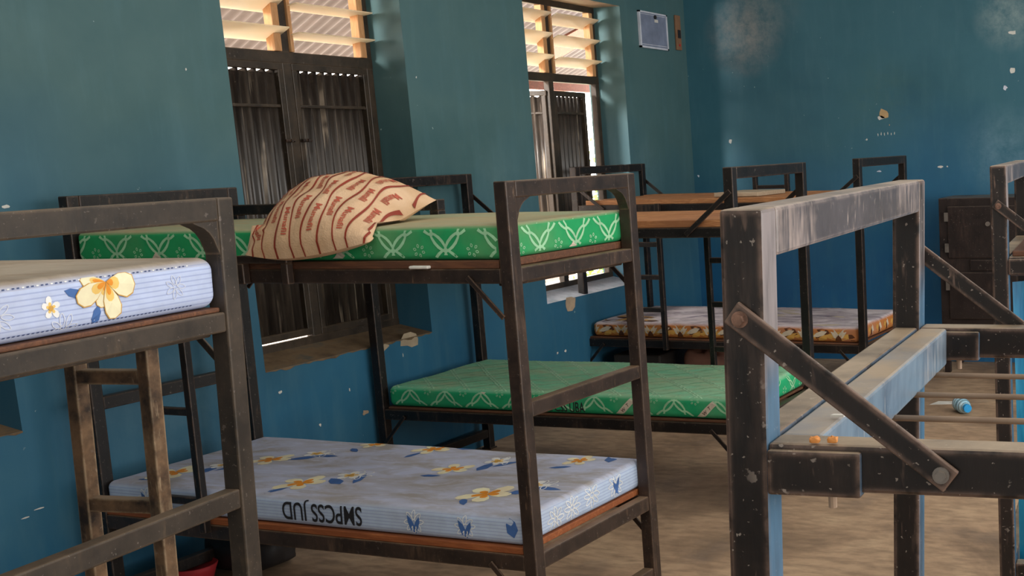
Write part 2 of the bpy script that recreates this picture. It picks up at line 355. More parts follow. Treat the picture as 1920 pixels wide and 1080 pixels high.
def window(n, a, b, opn):
    w = bpy.data.objects.new('window_%d' % n, None); COL.objects.link(w); w.location = (-4.37, (a+b)/2, SILL); w['kind'] = 'structure'
    bpy.context.view_layer.update()
    X0, X1 = -4.385, -4.345; m0 = (a+b)/2-.045; m1 = m0+.055
    f = MB()
    for y0, y1 in ((a, a+.045), (b-.045, b), (m0, m1)): f.box(X0, X1, y0, y1, SILL+.03, HEAD)
    for z0, z1 in ((2.055, 2.108), (HEAD-.04, HEAD), (SILL+.035, SILL+.075)): f.box(X0+.002, X1+.002, a, b, z0, z1)
    f.build('window_frame', 'window_paint', w, bevel=.004)
    for (y0, y1, til) in ((a+.045, m0, .55), (m1, b-.045, .16 if n == 1 else .42)):
        j = MB()
        j.box(X0+.004, X1+.012, y1-.042, y1, 2.108, HEAD-.04); j.box(X0+.004, X1+.012, y0, y0+.02, 2.108, HEAD-.04)
        j.build('louver_jamb', 'tan_wood', w, bevel=.003)
        for zc in (2.185, 2.318, 2.451):
            tt = til*random.uniform(.85, 1.15)
            g = MB(); hw = .062
            c, s = math.cos(tt)*hw, math.sin(tt)*hw
            xm = -4.345
            g.hexa([(xm+i*c+0, y, zc+i*s+k*.003) for k in (-1, 1) for y in (y0+.008, y1+.012) for i in (-1, 1)])
            g.build('louver_blade', 'louver_glass', w, bevel=.001)
    z1 = 2.05
    if opn:
        leaf(w, m1+.002, b-.135, .93, z1-.05, .06, m1, -4.365, .012)
        leaf(w, a+.27, m0-.002, .93, z1-.05, 1.2, m0, -4.365, .012)
    else:
        leaf(w, a+.045, m0, SILL+.083, z1+.006, 0, m0, -4.36, .014)
        leaf(w, m1, b-.045, SILL+.074, z1+.006, 0, m1, -4.36, .014)
        h = MB()
        for y in (m0-.02, m1+.03):
            h.tube((-4.33, y-.03, 1.70), (-4.33, y+.025, 1.70), .008); h.tube((-4.345, y, 1.70), (-4.315, y, 1.70), .007)
        h.build('shutter_bolt', 'dark_paint', w)
    return w
for i, (a, b) in enumerate(WIN): window([3, 1, 2][i], a, b, i == 2)

# outside: verandah roof, gable board, plaster wall, ground, shrub
mb = MB()
def roof(u, v):
    y = 1.0+u*10.; x = -4.5-v*2.3
    return (x, y+v*0.9, 3.02-v*.72+.012*math.sin(2*PI*y/.09))
mb.grid(roof, 900, 2)
o = mb.build('verandah_roof', 'roof_sheet', loc=(-5.6, 6, 2.3), smooth=True); o['kind'] = 'structure'
mb = MB(); mb.face([(-30, -14, -.05), (-4.45, -14, -.05), (-4.45, 40, -.05), (-30, 40, -.05)]); mb.build('ground', 'outside_ground', kind='structure')
mb = MB(); mb.box(-9.2, -9., -6, 14.3, -.05, 2.3); mb.build('wall_outside', 'sunlit_pink', kind='structure')
mb = MB()
for (pa, pb, w) in (((-4.75, 6.6, 2.075), (-4.75, 8.6, 2.075), .07), ((-5.5, 8.6, 2.40), (-5.5, 9.5, 2.72), .13)):
    mb.bar(pa, pb, .05, w)
single(mb, 'verandah_beam', 'red_wood', (-5.4, 8.5, 2.), 'red-brown timber beams under the grey sheet roof outside the far window', 'beam')
mb = MB(); rnd = random.Random(3)
for i in range(700):
    c = Vector((-7.4+rnd.gauss(0, .22), 12.6+rnd.gauss(0, .35), abs(rnd.gauss(.75, .45)))); a = Vector((rnd.uniform(-1, 1), rnd.uniform(-1, 1), rnd.uniform(-.5, 1))).normalized(); b2 = a.orthogonal().normalized()
    mb.face([c-a*.07, c+b2*.03, c+a*.07, c-b2*.03])
mb.tube((-7.4, 12.6, -.05), (-7.4, 12.6, .7), .03)
single(mb, 'shrub', 'leaf_green', (-7.4, 12.6, -.05), 'sunlit green shrub outside, seen through the gap of the far window', 'shrub')

# ------------------------------------------------------------------ bunk beds
S = .045; ZT = 1.515
BED = dict(
 A=dict(x=-2.115, y=1.326, t=.0821, z=.0037, lx=-.0277, ly=-.0279, sl=0, L=1.95, W=.786, d=(.25, .294, .652, .697, 1.12, 1.171)),
 B=dict(x=-2.118, y=3.030, t=-.0547, z=.0006, lx=.0198, ly=-.04, sl=-.0045, L=1.893, W=.696, d=(.257, .302, .665, .711, 1.134, 1.185)),
 C=dict(x=-2.132, y=4.640, t=-.0242, z=-.0037, lx=-.0018, ly=-.0058, sl=-.0018, L=1.984, W=.816, d=(.251, .295, .659, .704, 1.111, 1.161)),
 D=dict(x=-2.226, y=6.598, t=-.0491, z=-.0067, lx=-.0028, ly=-.0068, sl=.0023, L=1.976, W=.833, d=(.243, .288, .659, .704, 1.098, 1.149)),
 F=dict(x=-.466, y=1.078, t=.0698, z=.0075, lx=-.0365, ly=.0111, sl=.0104, L=1.95, W=.80, d=(.236, .285, .659, .704, 1.12, 1.171), flip=1),
 G=dict(x=-.660, y=3.188, t=.1101, z=-.0015, lx=.0032, ly=.0008, sl=-.0015, L=1.95, W=.786, d=(.247, .292, .659, .704, 1.12, 1.171), flip=1))
def TF(b):
    B = BED[b]; c, s = math.cos(B['t']), math.sin(B['t'])
    def T(ua, ub, d):
        a = S-ua if B.get('flip') else ua
        return Vector((B['x']-c*a-s*ub+d*B['lx'], B['y']-s*a+c*ub+d*B['ly'], ZT-d+B['z']+a*B['sl']))
    return T
def floor_d(b, ua):
    B = BED[b]; a = S-ua if B.get('flip') else ua
    return ZT+B['z']+a*B['sl']
def make_bed(b, label, mats, ladder=None, guard=None, gusset=False, upper=False, lowtop=False, stubs=False, rods=False):
    B = BED[b]; T = TF(b); L, W = B['L'], B['W']; d1, d1b, dm, dmb, d2, d2b = B['d']
    o = T(L/2, W/2, 0); root = thing('bunk_bed', label, 'bunk bed', (o.x, o.y, 0), 'black steel bunk beds')
    def H(mb, a0, a1, b0, b1, e0, e1, mat=None): mb.hexa([T(a, bb, e) for e in (e0, e1) for bb in (b0, b1) for a in (a0, a1)], mat)
    def part(name, args, mat, bev=.004):
        mb = MB(); H(mb, *args); return mb.build(name, mat, root, bevel=bev)
    mf, mh, ml = mats['foot'], mats['head'], mats['long']
    for a0, mt in ((0, mf), (L-S, mh)):
        fd = floor_d(b, a0)
        for b0 in (0, W-S):
            p = part('post', (a0, a0+S, b0, b0+S, 0, fd-.004), mats.get('post', mt) if a0 == 0 else mt)
            fb = MB(); H(fb, a0-.006, a0+S+.006, b0-.006, b0+S+.006, fd-.008, fd); fb.build('foot_plate', mt, p)
        part('top_rail', (a0, a0+S, S, W-S, 0, .05), mats.get('top', mt) if a0 == 0 else mt)
        for nm, e0, e1 in (('cross_rail', d1, d1b), ('middle_rail', dm+(.05 if a0 and b == 'B' else 0), dmb+(.05 if a0 and b == 'B' else 0)), ('cross_rail', d2, d2b)):
            if nm == 'middle_rail' and b not in 'AB': continue
            part(nm, (a0+.003, a0+S-.003, S, W-S, e0, e1), mt)
        part('stretcher', (a0+.003, a0+S-.003, S, W-S, 1.396, 1.441), mt)
        if gusset:
            for bb, sg in ((S, 1), (W-S, -1)):
                g = .075; pts = [T(a0+.004, bb, .048), T(a0+.004, bb+sg*g, .048)]
                for i in range(1, 6):
                    q = i/6*PI/2; pts.append(T(a0+.004, bb+sg*(g-g*.92*math.sin(q)), .048+(g-g*.92*math.cos(q))))
                pts.append(T(a0+.004, bb, .048+g))
                mb = MB(); mb.prism(pts, T(a0+S-.004, 0, 0)-T(a0+.004, 0, 0)); mb.build('corner_gusset', mt, root)
    for b0, q in ((0, -1), (W-S, 1)):
        part('side_rail', (S, L-S, b0+.002, b0+S-.002, d1, d1b), ml); part('side_rail', (S, L-S, b0+.002, b0+S-.002, d2, d2b), ml)
    # deck end bars inside both ends of the upper bunk
    part('deck_bar', (S, 2*S, S, W-S, d1+.001, d1b+.012), mats.get('deck', ml)); part('deck_bar', (L-2*S, L-S, S, W-S, d1+.001, d1b), ml)
    # braces: flat bar from post to side rail
    def brace(ua0, dd0, ua1, dd1, ub, w=.022, bolt=False):
        p, q = T(ua0, ub, dd0), T(ua1, ub, dd1); n = (T(0, 1, 0)-T(0, 0, 0))
        mb = MB(); e = (q-p).normalized(); mb.bar(p-e*.012, q+e*.012, .006, w, up=(e.cross(n)))
        br = mb.build('corner_brace', mats.get('brace', ml), root, bevel=.0015)
        if bolt:
            for r in (p, q):
                s = -1 if ub < W/2 else 1; k2 = MB(); k2.tube(r+n*s*.002, r+n*s*.005, .0085, 16); k2.tube(r+n*s*.005, r+n*s*.010, .0055, 6); k2.build('bolt', 'rusty_steel' if r is p else 'steel', br, smooth=False)
    fl = 1
    for ub in (-.004, W+.004):
        for end in (0, 1):
            def U(x): return x if end == 0 else L-x
            if upper: brace(U(.022 if b == 'F' else .022), .108, U(.225), d1+.024, ub, .026 if b in 'FG' else .022, bolt=b in 'FG')
            else: brace(U(.05), .395, U(.155), d1b-.012, ub if b != 'A' else ub, .016)
            brace(U(.05), d2b+.105, U(.16), d2b-.012, ub, .018)
    if stubs:
        for ub, w0 in ((0, -.003), (W-S, -.003)):
            for end in (0, 1):
                a0, a1 = (S, S+.098) if end == 0 else (L-S-.098, L-S)
                st = part('corner_socket', (a0, a1, ub-.004, ub+S+.004, d1+.006, d1b+.004), mats['brace'], .003)
                pn = MB(); c = T((a0+a1)/2+.012, ub+S/2, d1b); pn.tube(c, c-Vector((0, 0, .022)), .0045); pn.build('pin', 'rod_steel', st)
    if rods:
        for bb in (.10, .24, .38, .525, .67):
            mb = MB(); mb.tube(T(S+.03, bb, d1b+.012), T(L-S-.03, bb, d1b+.012), .0042, 8); mb.build('slat_rod', 'rod_steel', root, smooth=True)
    if ladder:
        side, x0, x1, rungs, z0, lm, lw = ladder      # world x of the legs
        ub = -.018 if side == 'near' else W+.018
        def ua_of(x, d):
            lo, hi = 0., L
            for _ in range(40):
                m = (lo+hi)/2
                if T(m, ub, d).x > x: lo = m
                else: hi = m
            return lo
        lad = None; us = [ua_of(x, .8) for x in (x0, x1)]
        for i, u in enumerate(us):
            mb = MB(); mb.bar(T(u, ub, d1-.005), T(u, ub, ZT-z0), lw, lw, up=(0, 1, 0)); 
            if lad is None:
                lad = mb.build('ladder', lm, root, bevel=.003)
            else: mb.build('ladder_leg', lm, lad, bevel=.003)
        for z in rungs:
            mb = MB(); mb.bar(T(us[0], ub, ZT-z), T(us[1], ub, ZT-z), lw*.85, lw); mb.build('rung', lm, lad, bevel=.003)
    if guard:
        for (side, x0, x1, zt_, lw, rung, gm) in guard:
            ub = -lw/2-.001 if side == 'near' else W-S/2; dleg = d1b if side == 'near' else d1
            def ua_of(x):
                lo, hi = 0., L
                for _ in range(40):
                    m = (lo+hi)/2
                    if T(m, ub, .1).x > x: lo = m
                    else: hi = m
                return lo
            u0, u1 = max(ua_of(x0), 0), ua_of(x1); mb = MB(); d = ZT-zt_
            mb.hexa([T(u, ub+y*lw/2, e) for e in (d, d+lw) for y in (-1, 1) for u in (min(u0, u1), max(u0, u1))])
            for u in (u0, u1):
                sg = 1 if u == min(u0, u1) else -1
                mb.hexa([T(uu, ub+y*lw/2, e) for e in (d+lw, dleg) for y in (-1, 1) for uu in (u, u+sg*lw)])
            if rung: mb.bar(T(u0, ub, ZT-rung), T(u1, ub, ZT-rung), .02, .024)
            mb.build('guard_rail', gm, root, bevel=.003)
    return root
mB = dict(foot='brown_black_paint', head='dark_paint', long='brown_black_paint')
mA = dict(foot='grey_black_paint', head='grey_black_paint', long='grey_black_paint')
mC = dict(foot='dark_paint', head='dark_paint', long='dark_paint')
mF = dict(foot='fore_paint', head='fore_paint', long='fore_paint', top='smeared_paint', deck='blue_reflection_paint', brace='fore_paint')
make_bed('A', 'grey-black steel bunk bed at the left edge, light blue flowered mattress on its top bunk', mA, gusset=True,
         ladder=('far', -2.69, -2.485, (1.105, .795, .485), .36, 'worn_paint', .034))
make_bed('B', 'black steel bunk bed with a printed sack pillow on its green top mattress', mB, gusset=True,
         ladder=('near', -3.445, -3.645, (1.09, .78, .47), .36, 'dark_paint', .026),
         guard=[('near', -3.175, -2.962, 1.306, .026, None, 'brown_black_paint'), ('far', -3.93, -2.9, 1.445, .04, None, 'dark_paint')])
make_bed('C', 'black steel bunk bed with bare top planks and a green lower mattress', mC, upper=True,
         ladder=('far', -2.68, -2.45, (1.04, .815, .585), .36, 'dark_paint', .028))
make_bed('D', 'black steel bunk bed nearest the far wall, brown floral mattress on its lower bunk', mC, upper=True,
         ladder=('near', -3.81, -3.57, (1.025, .82, .615), .36, 'dark_paint', .03),
         guard=[('far', -3.275, -3.01, 1.465, .03, 1.335, 'dark_paint')])
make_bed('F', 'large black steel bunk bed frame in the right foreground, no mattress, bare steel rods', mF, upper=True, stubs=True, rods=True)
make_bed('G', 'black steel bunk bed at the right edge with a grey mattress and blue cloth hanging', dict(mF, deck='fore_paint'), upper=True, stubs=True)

# ------------------------------------------------------------------ boards and mattresses
def slab(b, name, a0, a1, b0, b1, dtop, dbot, mat, label, cat, group=None, bev=.003):
    T = TF(b); mb = MB(); mb.hexa([T(a, bb, e) for e in (dtop, dbot) for bb in (b0, b1) for a in (a0, a1)])
    return single(mb, name, mat, T((a0+a1)/2, (b0+b1)/2, dbot), label, cat, group, bevel=bev)
slab('A', 'bed_board', .014, 1.93, S, .738, .239, .2495, 'brown_board', 'dark brown board under the light blue mattress at the left edge', 'board')
slab('B', 'bed_board', .05, 1.88, .004, .690, .232, .2565, 'brown_board', 'brown board under the green mattress on the top bunk', 'board')
slab('B', 'bed_board', .05, 1.88, .006, .690, 1.112, 1.1335, 'orange_board', 'orange-brown board under the blue flowered mattress on the lower bunk', 'board')
slab('C', 'bed_board', .05, 1.92, .012, .80, 1.099, 1.1105, 'brown_board', 'thin dark board under the green mattress on the lower bunk behind', 'board')
slab('D', 'bed_board', .05, 1.92, .012, .82, 1.086, 1.0975, 'brown_board', 'thin dark board under the brown floral mattress by the far wall', 'board')
slab('G', 'bed_board', S+.01, 1.9, .012, .77, .232, .2465, 'brown_board', 'dark board under the grey mattress at the right edge', 'board')
for bd, n, W in (('C', 5, .80), ('D', 5, .815)):
    lab = {'C': 'bare orange-brown plank laid along the empty top bunk above the green lower mattress', 'D': 'bare orange-brown plank laid along the empty top bunk nearest the far wall'}[bd]
    for i in range(n):
        w = W/n; dd = BED[bd]['d'][0]
        slab(bd, 'plank', .05+.02*random.random(), 1.88-.05*random.random(), .008+i*w, .008+(i+1)*w-.006, dd-.028-.004*random.random(), dd-.0005, 'plank_wood', lab, 'plank', 'bare planks on the top bunk of bed '+('in the middle' if bd == 'C' else 'by the far wall'))
slab('D', 'pale_board', .72, 1.02, .12, .52, .185, .211, 'pale_board', 'pale whitish board lying on the bare planks of the far top bunk', 'board')

def axis_pts(h, r, n):
    e = [0, .12, .3, .55, .8, 1.]
    left = [-h+r*x for x in e]; mid = [-h+r+(2*h-2*r)*i/n for i in range(1, n)]
    return left+mid+[-x for x in left[::-1]]
class Mattress:
    """rounded slab in bed coordinates; P maps face coordinates to the surface"""
    def __init__(s, b, a0, a1, b0, b1, dtop, dbot, r=.034, wav=.004, seed=0):
        s.T = TF(b); s.c = ((a0+a1)/2, (b0+b1)/2, (dtop+dbot)/2); s.h = ((a1-a0)/2, (b1-b0)/2, (dbot-dtop)/2); s.r = min(r, s.h[2]*.85); s.wav = wav; s.seed = seed
        s.box = (a0, a1, b0, b1, dtop, dbot); s.mb = MB()
    def loc(s, x, y, z, off=0.):
        h, r = s.h, s.r; q = [max(-h[i]+r, min(h[i]-r, v)) for i, v in enumerate((x, y, z))]
        d = Vector((x-q[0], y-q[1], z-q[2])); n = d.normalized() if d.length > 1e-9 else Vector((0, 0, 0))
        p = Vector(q)+n*(r+off)
        if z < 0:
            p.z -= s.wav*(noise.noise((x*2.5+s.seed, y*4, .3))-.15)*min(1, -z/h[2])
        p.y += s.wav*.5*noise.noise((x*3, z*9, s.seed+2.)); p.x += s.wav*.5*noise.noise((y*4, z*9, s.seed+5.))
        return s.T(s.c[0]+p.x, s.c[1]+p.y, s.c[2]+p.z)
    def body(s, mat):
        h, r = s.h, s.r; X, Y, Z = axis_pts(h[0], r, 26), axis_pts(h[1], r, 12), axis_pts(h[2], r*.999, 3)
        mi = s.mb.m(mat)
        def sheet(A, Bv, fn, flip):
            base = len(s.mb.v); n = len(A)
            for bb in Bv:
                for a in A: s.mb.v.append(s.loc(*fn(a, bb)))
            for j in range(len(Bv)-1):
                for i in range(n-1):
                    q = (base+j*n+i, base+j*n+i+1, base+(j+1)*n+i+1, base+(j+1)*n+i)
                    s.mb.f.append(q[::-1] if flip else q); s.mb.mi.append(mi)
        hx, hy, hz = h
        sheet(X, Y, lambda a, b: (a, b, -hz), False); sheet(X, Y, lambda a, b: (a, b, hz), True)
        sheet(X, Z, lambda a, b: (a, -hy, b), True); sheet(X, Z, lambda a, b: (a, hy, b), False)
        sheet(Y, Z, lambda a, b: (-hx, a, b), False); sheet(Y, Z, lambda a, b: (hx, a, b), True)
    def P(s, face, u, v, off=.0012):
        """top: u along the length from foot, v across from near; near: u from foot, v up; foot: u across from near, v up"""
        hx, hy, hz = s.h
        if face == 'top': return s.loc(u-hx, v-hy, -hz, off)
        if face == 'near': return s.loc(u-hx, -hy, hz-v, off)
        return s.loc(-hx, u-hy, hz-v, off)
    def lim(s, face):
        return {'top': (2*s.h[0], 2*s.h[1]), 'near': (2*s.h[0], 2*s.h[2]), 'foot': (2*s.h[1], 2*s.h[2])}[face]
    def poly(s, face, pts, mat, lay=0):
        U, V = s.lim(face); m = .006
        pts = [(max(m, min(U-m, u)), max(m, min(V-m, v))) for u, v in pts]
        cu = sum(p[0] for p in pts)/len(pts); cv = sum(p[1] for p in pts)/len(pts)
        if not (m*1.2 < cu < U-m*1.2 and m*1.2 < cv < V-m*1.2): return
        off = .0010+.0005*lay; c = s.P(face, cu, cv, off); Q = [s.P(face, u, v, off) for u, v in pts]
        for i in range(len(Q)): s.mb.face([c, Q[i], Q[(i+1) % len(Q)]], mat)
    def loop(s, face, cu, cv, ang, l, w, st, mat, n=14, lay=0):
        U, V = s.lim(face); ca, sa = math.cos(ang), math.sin(ang)
        def e(t, k):
            x = (l/2-k)*math.cos(t); y = (w/2-k)*math.sin(t)*(1-.25*abs(math.cos(t))); return (cu+x*ca-y*sa, cv+x*sa+y*ca)
        for i in range(n):
            t0, t1 = 2*PI*i/n, 2*PI*(i+1)/n; q = [e(t0, 0), e(t1, 0), e(t1, st), e(t0, st)]
            if all(.004 < u < U-.004 and .004 < v < V-.004 for u, v in q): s.mb.face([s.P(face, u, v, .0011+.0005*lay) for u, v in q], mat)
    def text(s, face, txt, u0, v0, hgt, mat, flip=1, ang=0., width=1.):
        cu = bpy.data.curves.new('t', 'FONT'); cu.body = txt; cu.size = 1; cu.offset = .01; ob = bpy.data.objects.new('t', cu); COL.objects.link(ob)
        bpy.context.view_layer.update(); me = bpy.data.meshes.new_from_object(ob.evaluated_get(bpy.context.evaluated_depsgraph_get()))
        bm = bmesh.new(); bm.from_mesh(me)
        for q in range(9): bmesh.ops.bisect_plane(bm, geom=bm.verts[:]+bm.edges[:]+bm.faces[:], plane_co=(0, -.04+q*.1, 0), plane_no=(0, 1, 0))
        bmesh.ops.triangulate(bm, faces=bm.faces[:]); bm.to_mesh(me); bm.free()
        xs = [v.co.x for v in me.vertices]; cx = (min(xs)+max(xs))/2; sc = hgt/.72; ca, sa = math.cos(ang), math.sin(ang)
        P = []
        for v in me.vertices:
            x = (v.co.x-cx)*sc*width; y = (v.co.y-.36)*sc; P.append(s.P(face, u0+flip*(x*ca-y*sa), v0+(x*sa+y*ca), .0022))
        for f in me.polygons: s.mb.face([P[i] for i in f.vertices], mat)
        bpy.data.objects.remove(ob); bpy.data.meshes.remove(me); bpy.data.curves.remove(cu)
    def finish(s, name, label, cat='mattress'):
        o = s.mb.build(name, None, None, s.T(s.c[0], s.c[1], s.box[5])); o.data.polygons.foreach_set('use_smooth', [True]*len(o.data.polygons))
        return tag(o, label, cat)

def plumeria(M, face, u, v, R, rot=0., mir=1, asp=1., lay=0, small=False):
    for i in range(5):
        t = rot+2*PI*i/5+.15*math.sin(i*2.3); ca, sa = math.cos(t), math.sin(t)
        def pet(l, w, b=0.): return [(u+(x*ca-y*sa)*asp*mir, v+(x*sa+y*ca)) for x, y in ((b, 0), (l*.3, w*.7), (l*.62, w), (l*.9, w*.72), (l, w*.1), (l*.92, -w*.5), (l*.62, -w*.72), (l*.3, -w*.45))]
        k2 = R*(1+.12*math.sin(i*1.9))
        M.poly(face, pet(k2, R*.36), 'petal_cream' if not small else 'petal_white', lay)
        M.poly(face, pet(k2*.5, R*.17), 'petal_yellow' if small else 'petal_orange', lay+1)
    if small: M.poly(face, [(u+R*.25*math.cos(t*PI/4)*asp, v+R*.25*math.sin(t*PI/4)) for t in range(8)], 'gold', lay+2)
def leafshape(M, face, u, v, L_, ang, mat='leaf_blue', asp=1., lay=0, w=.22):
    ca, sa = math.cos(ang), math.sin(ang)
    M.poly(face, [(u+(x*L_*ca-y*L_*sa)*asp, v+(x*L_*sa+y*L_*ca)) for x, y in ((-.5, 0), (-.2, w), (.2, w*.9), (.5, 0), (.2, -w*.8), (-.2, -w))], mat, lay)
def ghost(M, face, u, v, R, mat='ghost_white', n=7, seed=0):
    rnd = random.Random(seed)
    for i in range(n):
        t = 2*PI*i/n; M.loop(face, u+R*.5*math.cos(t), v+R*.5*math.sin(t), t+rnd.uniform(-.3, .3), R*.8, R*.4, R*.07, mat, 10)
def chains(M, face, per, v0, mat, mdot, slope=1.0, letters=(), link=.055, v_off=0.):
    U, V = M.lim(face); ang = math.atan(slope)
    dl = per/2/math.cos(ang)      # diagonal cell edge
    nl = max(2, round(dl/link)); ln = dl/nl
    iu = int(U/per*2)+4; iv = int(V/(per/2*slope))+4
    for i in range(-2, iu):
        for j in range(-3, iv):
            if (i+j) % 2: continue
            u, v = i*per/2, v0+j*per/2*slope
            for sg in (1, -1):
                if i in letters and sg == (-1 if face == 'near' else 1) and face != 'top':
                    ca, sa = sg*math.cos(ang), math.sin(ang); w = .014
                    q = [(u+ca*dl*x-sa*y, v+sa*dl*x+ca*y) for x, y in ((.08, -w), (.92, -w), (.92, w), (.08, w))]
                    for z in range(8):
                        x0, x1 = .05+z*.9/8, .05+(z+1)*.9/8
                        M.poly(face, [(u+ca*dl*x-sa*y, v+sa*dl*x+ca*y) for x, y in ((x0, -w), (x1, -w), (x1, w), (x0, w))], 'band_beige', 1)
                    for z, ch in enumerate('MWT'):
                        x = .25+z*.22; vv = v+sa*dl*x
                        if .018 < vv < V-.018: M.text(face, ch, u+ca*dl*x, vv, .016, 'band_letter', flip=-1 if face == 'near' else 1, ang=.6)
                    continue
                for kk in range(nl):
                    x = (kk+.5)/nl; M.loop(face, u+sg*math.cos(ang)*dl*x, v+math.sin(ang)*dl*x, sg*ang, ln*1.22, ln*.5, ln*.15, mat)
            # dotted flower in the middle of each diamond
            fu, fv = u+per/2*0, v+per/2*slope
            for t in range(6):
                q = 2*PI*t/6+.3; M.loop(face, fu+.017*math.cos(q), fv+.015*math.sin(q), q, .013, .010, .0028, mdot, 8)

# A top: light blue flowered
M = Mattress('A', .014, 1.9, .02, .740, .126, .2375, .030, .003, 1); M.body('blue_floral_fabric')
wA, hA = M.lim('foot')
def ya(y): return y-1.326-.03
FX, FY = 1.78-1.326-.02-.004, .088
for pi_, (ang, l, w, orr) in enumerate(((166, .054, .017, .75), (-112, .050, .015, .5), (204, .074, .020, .45), (-80, .074, .020, .5), (-12, .066, .026, .32))):
    t = math.radians(ang); ca, sa = math.cos(t), math.sin(t); ly = .4+pi_*1.1
    def pet(l, w, b=0.): return [(FX+(x*ca-y*sa), FY+(x*sa+y*ca)) for x, y in ((b, 0), (l*.2, w*.4), (l*.45, w*.85), (l*.7, w), (l*.9, w*.75), (l, w*.1), (l*.95, -w*.55), (l*.75, -w*.9), (l*.45, -w*.8), (l*.2, -w*.4))]
    M.poly('foot', pet(l*1.03, w*1.1, -.001), 'gold', ly); M.poly('foot', pet(l, w), 'petal_cream', ly+.3); M.poly('foot', pet(l*(.3+orr*.45), w*.5), 'petal_yellow', ly+.55); M.poly('foot', pet(l*orr*.7, w*.26), 'petal_orange', ly+.8)
leafshape(M, 'foot', FX-.074, FY-.012, .040, 2.8); leafshape(M, 'foot', FX-.028, FY-.062, .044, 1.25)
plumeria(M, 'foot', FX-.125, .054, .021, .3, small=True)
ghost(M, 'foot', .60, .058, .03, seed=1); ghost(M, 'foot', .33, .012, .035, seed=2); ghost(M, 'foot', .20, .05, .035, seed=4)
for i in range(64):
    u = .02+i*.0098
    M.poly('foot', [(u, .0075), (u+.005, .0075), (u+.0062, .0115), (u+.0012, .0115)], 'stitch_dark'); M.poly('foot', [(u, hA-.012), (u+.005, hA-.012), (u+.0062, hA-.008), (u+.0012, hA-.008)], 'stitch_dark' if i % 3 else 'petal_white')
M.finish('mattress', 'light blue ribbed mattress with a yellow flower, on the top bunk at the left edge')

# B lower: blue flowered with stencil
M = Mattress('B', .046, 1.85, .012, .704, 1.012, 1.111, .026, .006, 2); M.body('blue_grey_fabric')
TB = TF('B')
def ub_near(x): return -(x-BED['B']['x']+1.1*.0198*0)-.055
def top_uv(X, Y):
    Bd = BED['B']; c, s = math.cos(Bd['t']), math.sin(Bd['t']); dx, dy = X-(Bd['x']+1.03*Bd['lx']), Y-(Bd['y']+1.03*Bd['ly'])
    return (-(dx*c+dy*s)-.055, -dx*s+dy*c-.012)
FL = FLOW = [(-3.17, 3.20, .085, .2), (-2.75, 3.46, .07, .9), (-2.42, 3.20, .09, .5), (-2.05, 3.42, .08, 1.2), (-3.78, 3.24, .09, 0.), (-3.55, 3.45, .08, .4), (-3.0, 3.68, .075, .7), (-2.33, 3.62, .06, .2), (-3.3, 3.72, .06, 1.)]
for i, (X, Y, R, rt) in enumerate(FL):
    u, v = top_uv(X, Y); plumeria(M, 'top', u, v, R, rt, asp=1.); leafshape(M, 'top', u-.10, v+.05, .1, .5+i); leafshape(M, 'top', u+.02, v-.09, .08, 2.+i, w=.16)
    ghost(M, 'top', u-.13, v+.13, .06, 'petal_white', 6, i); plumeria(M, 'top', u-.1, v+.12, .05, rt+1, small=True)
    leafshape(M, 'top', u-.16, v+.1, .12, 1.2+i, w=.12)
for i, u in enumerate((.22, .42, 1.25, 1.6)):
    ghost(M, 'near', u, .05, .045, 'petal_white', 8, 20+i); leafshape(M, 'near', u+.01, .04, .07, 1.1, lay=1, w=.15); leafshape(M, 'near', u-.01, .04, .06, 2., lay=1, w=.15)
leafshape(M, 'near', .045, .06, .07, 1.3, w=.3)
for i, (u, v) in enumerate(((.25, .05), (.36, .06), (.50, .055), (.16, .04))):
    ghost(M, 'foot', u, v, .05, 'petal_white', 8, 30+i)
leafshape(M, 'foot', .51, .05, .06, 1.1, lay=1, w=.14); leafshape(M, 'foot', .50, .045, .06, 2.1, lay=1, w=.14)
M.text('near', 'SMPCSS JUD', .80, .050, -.064, 'ink_black', flip=-1, width=.72)
M.finish('mattress', 'blue-grey flowered mattress stencilled upside down, on the lower bunk in the middle')

# B top: green chain pattern
M = Mattress('B', .046, 1.84, .010, .698, .125, .2315, .020, .004, 3); M.body('green_fabric')
chains(M, 'near', .20, .030, 'link_pale', 'link_pale', letters=(7, 15), link=.075); chains(M, 'foot', .19, .022, 'link_pale', 'link_pale', letters=(3,), link=.07)
M.finish('mattress', 'green chain-patterned mattress on the top bunk beneath the printed sack pillow')
# C lower: green
M = Mattress('C', .045, 1.92, .016, .785, .998, 1.098, .028, .006, 4); M.body('green_light_fabric')
chains(M, 'near', .205, -.018, 'link_pale', 'link_pale', letters=(2, 6, 13), link=.075); chains(M, 'top', .205, .03, 'link_dull', 'link_dull'); chains(M, 'foot', .205, .03, 'link_pale', 'link_pale')
M.text('near', 'SMPCSS UBA', .885, .034, .05, 'ink_black', flip=-1, width=.6)
M.finish('mattress', 'green chain-patterned mattress on the lower bunk behind, stencilled in black')
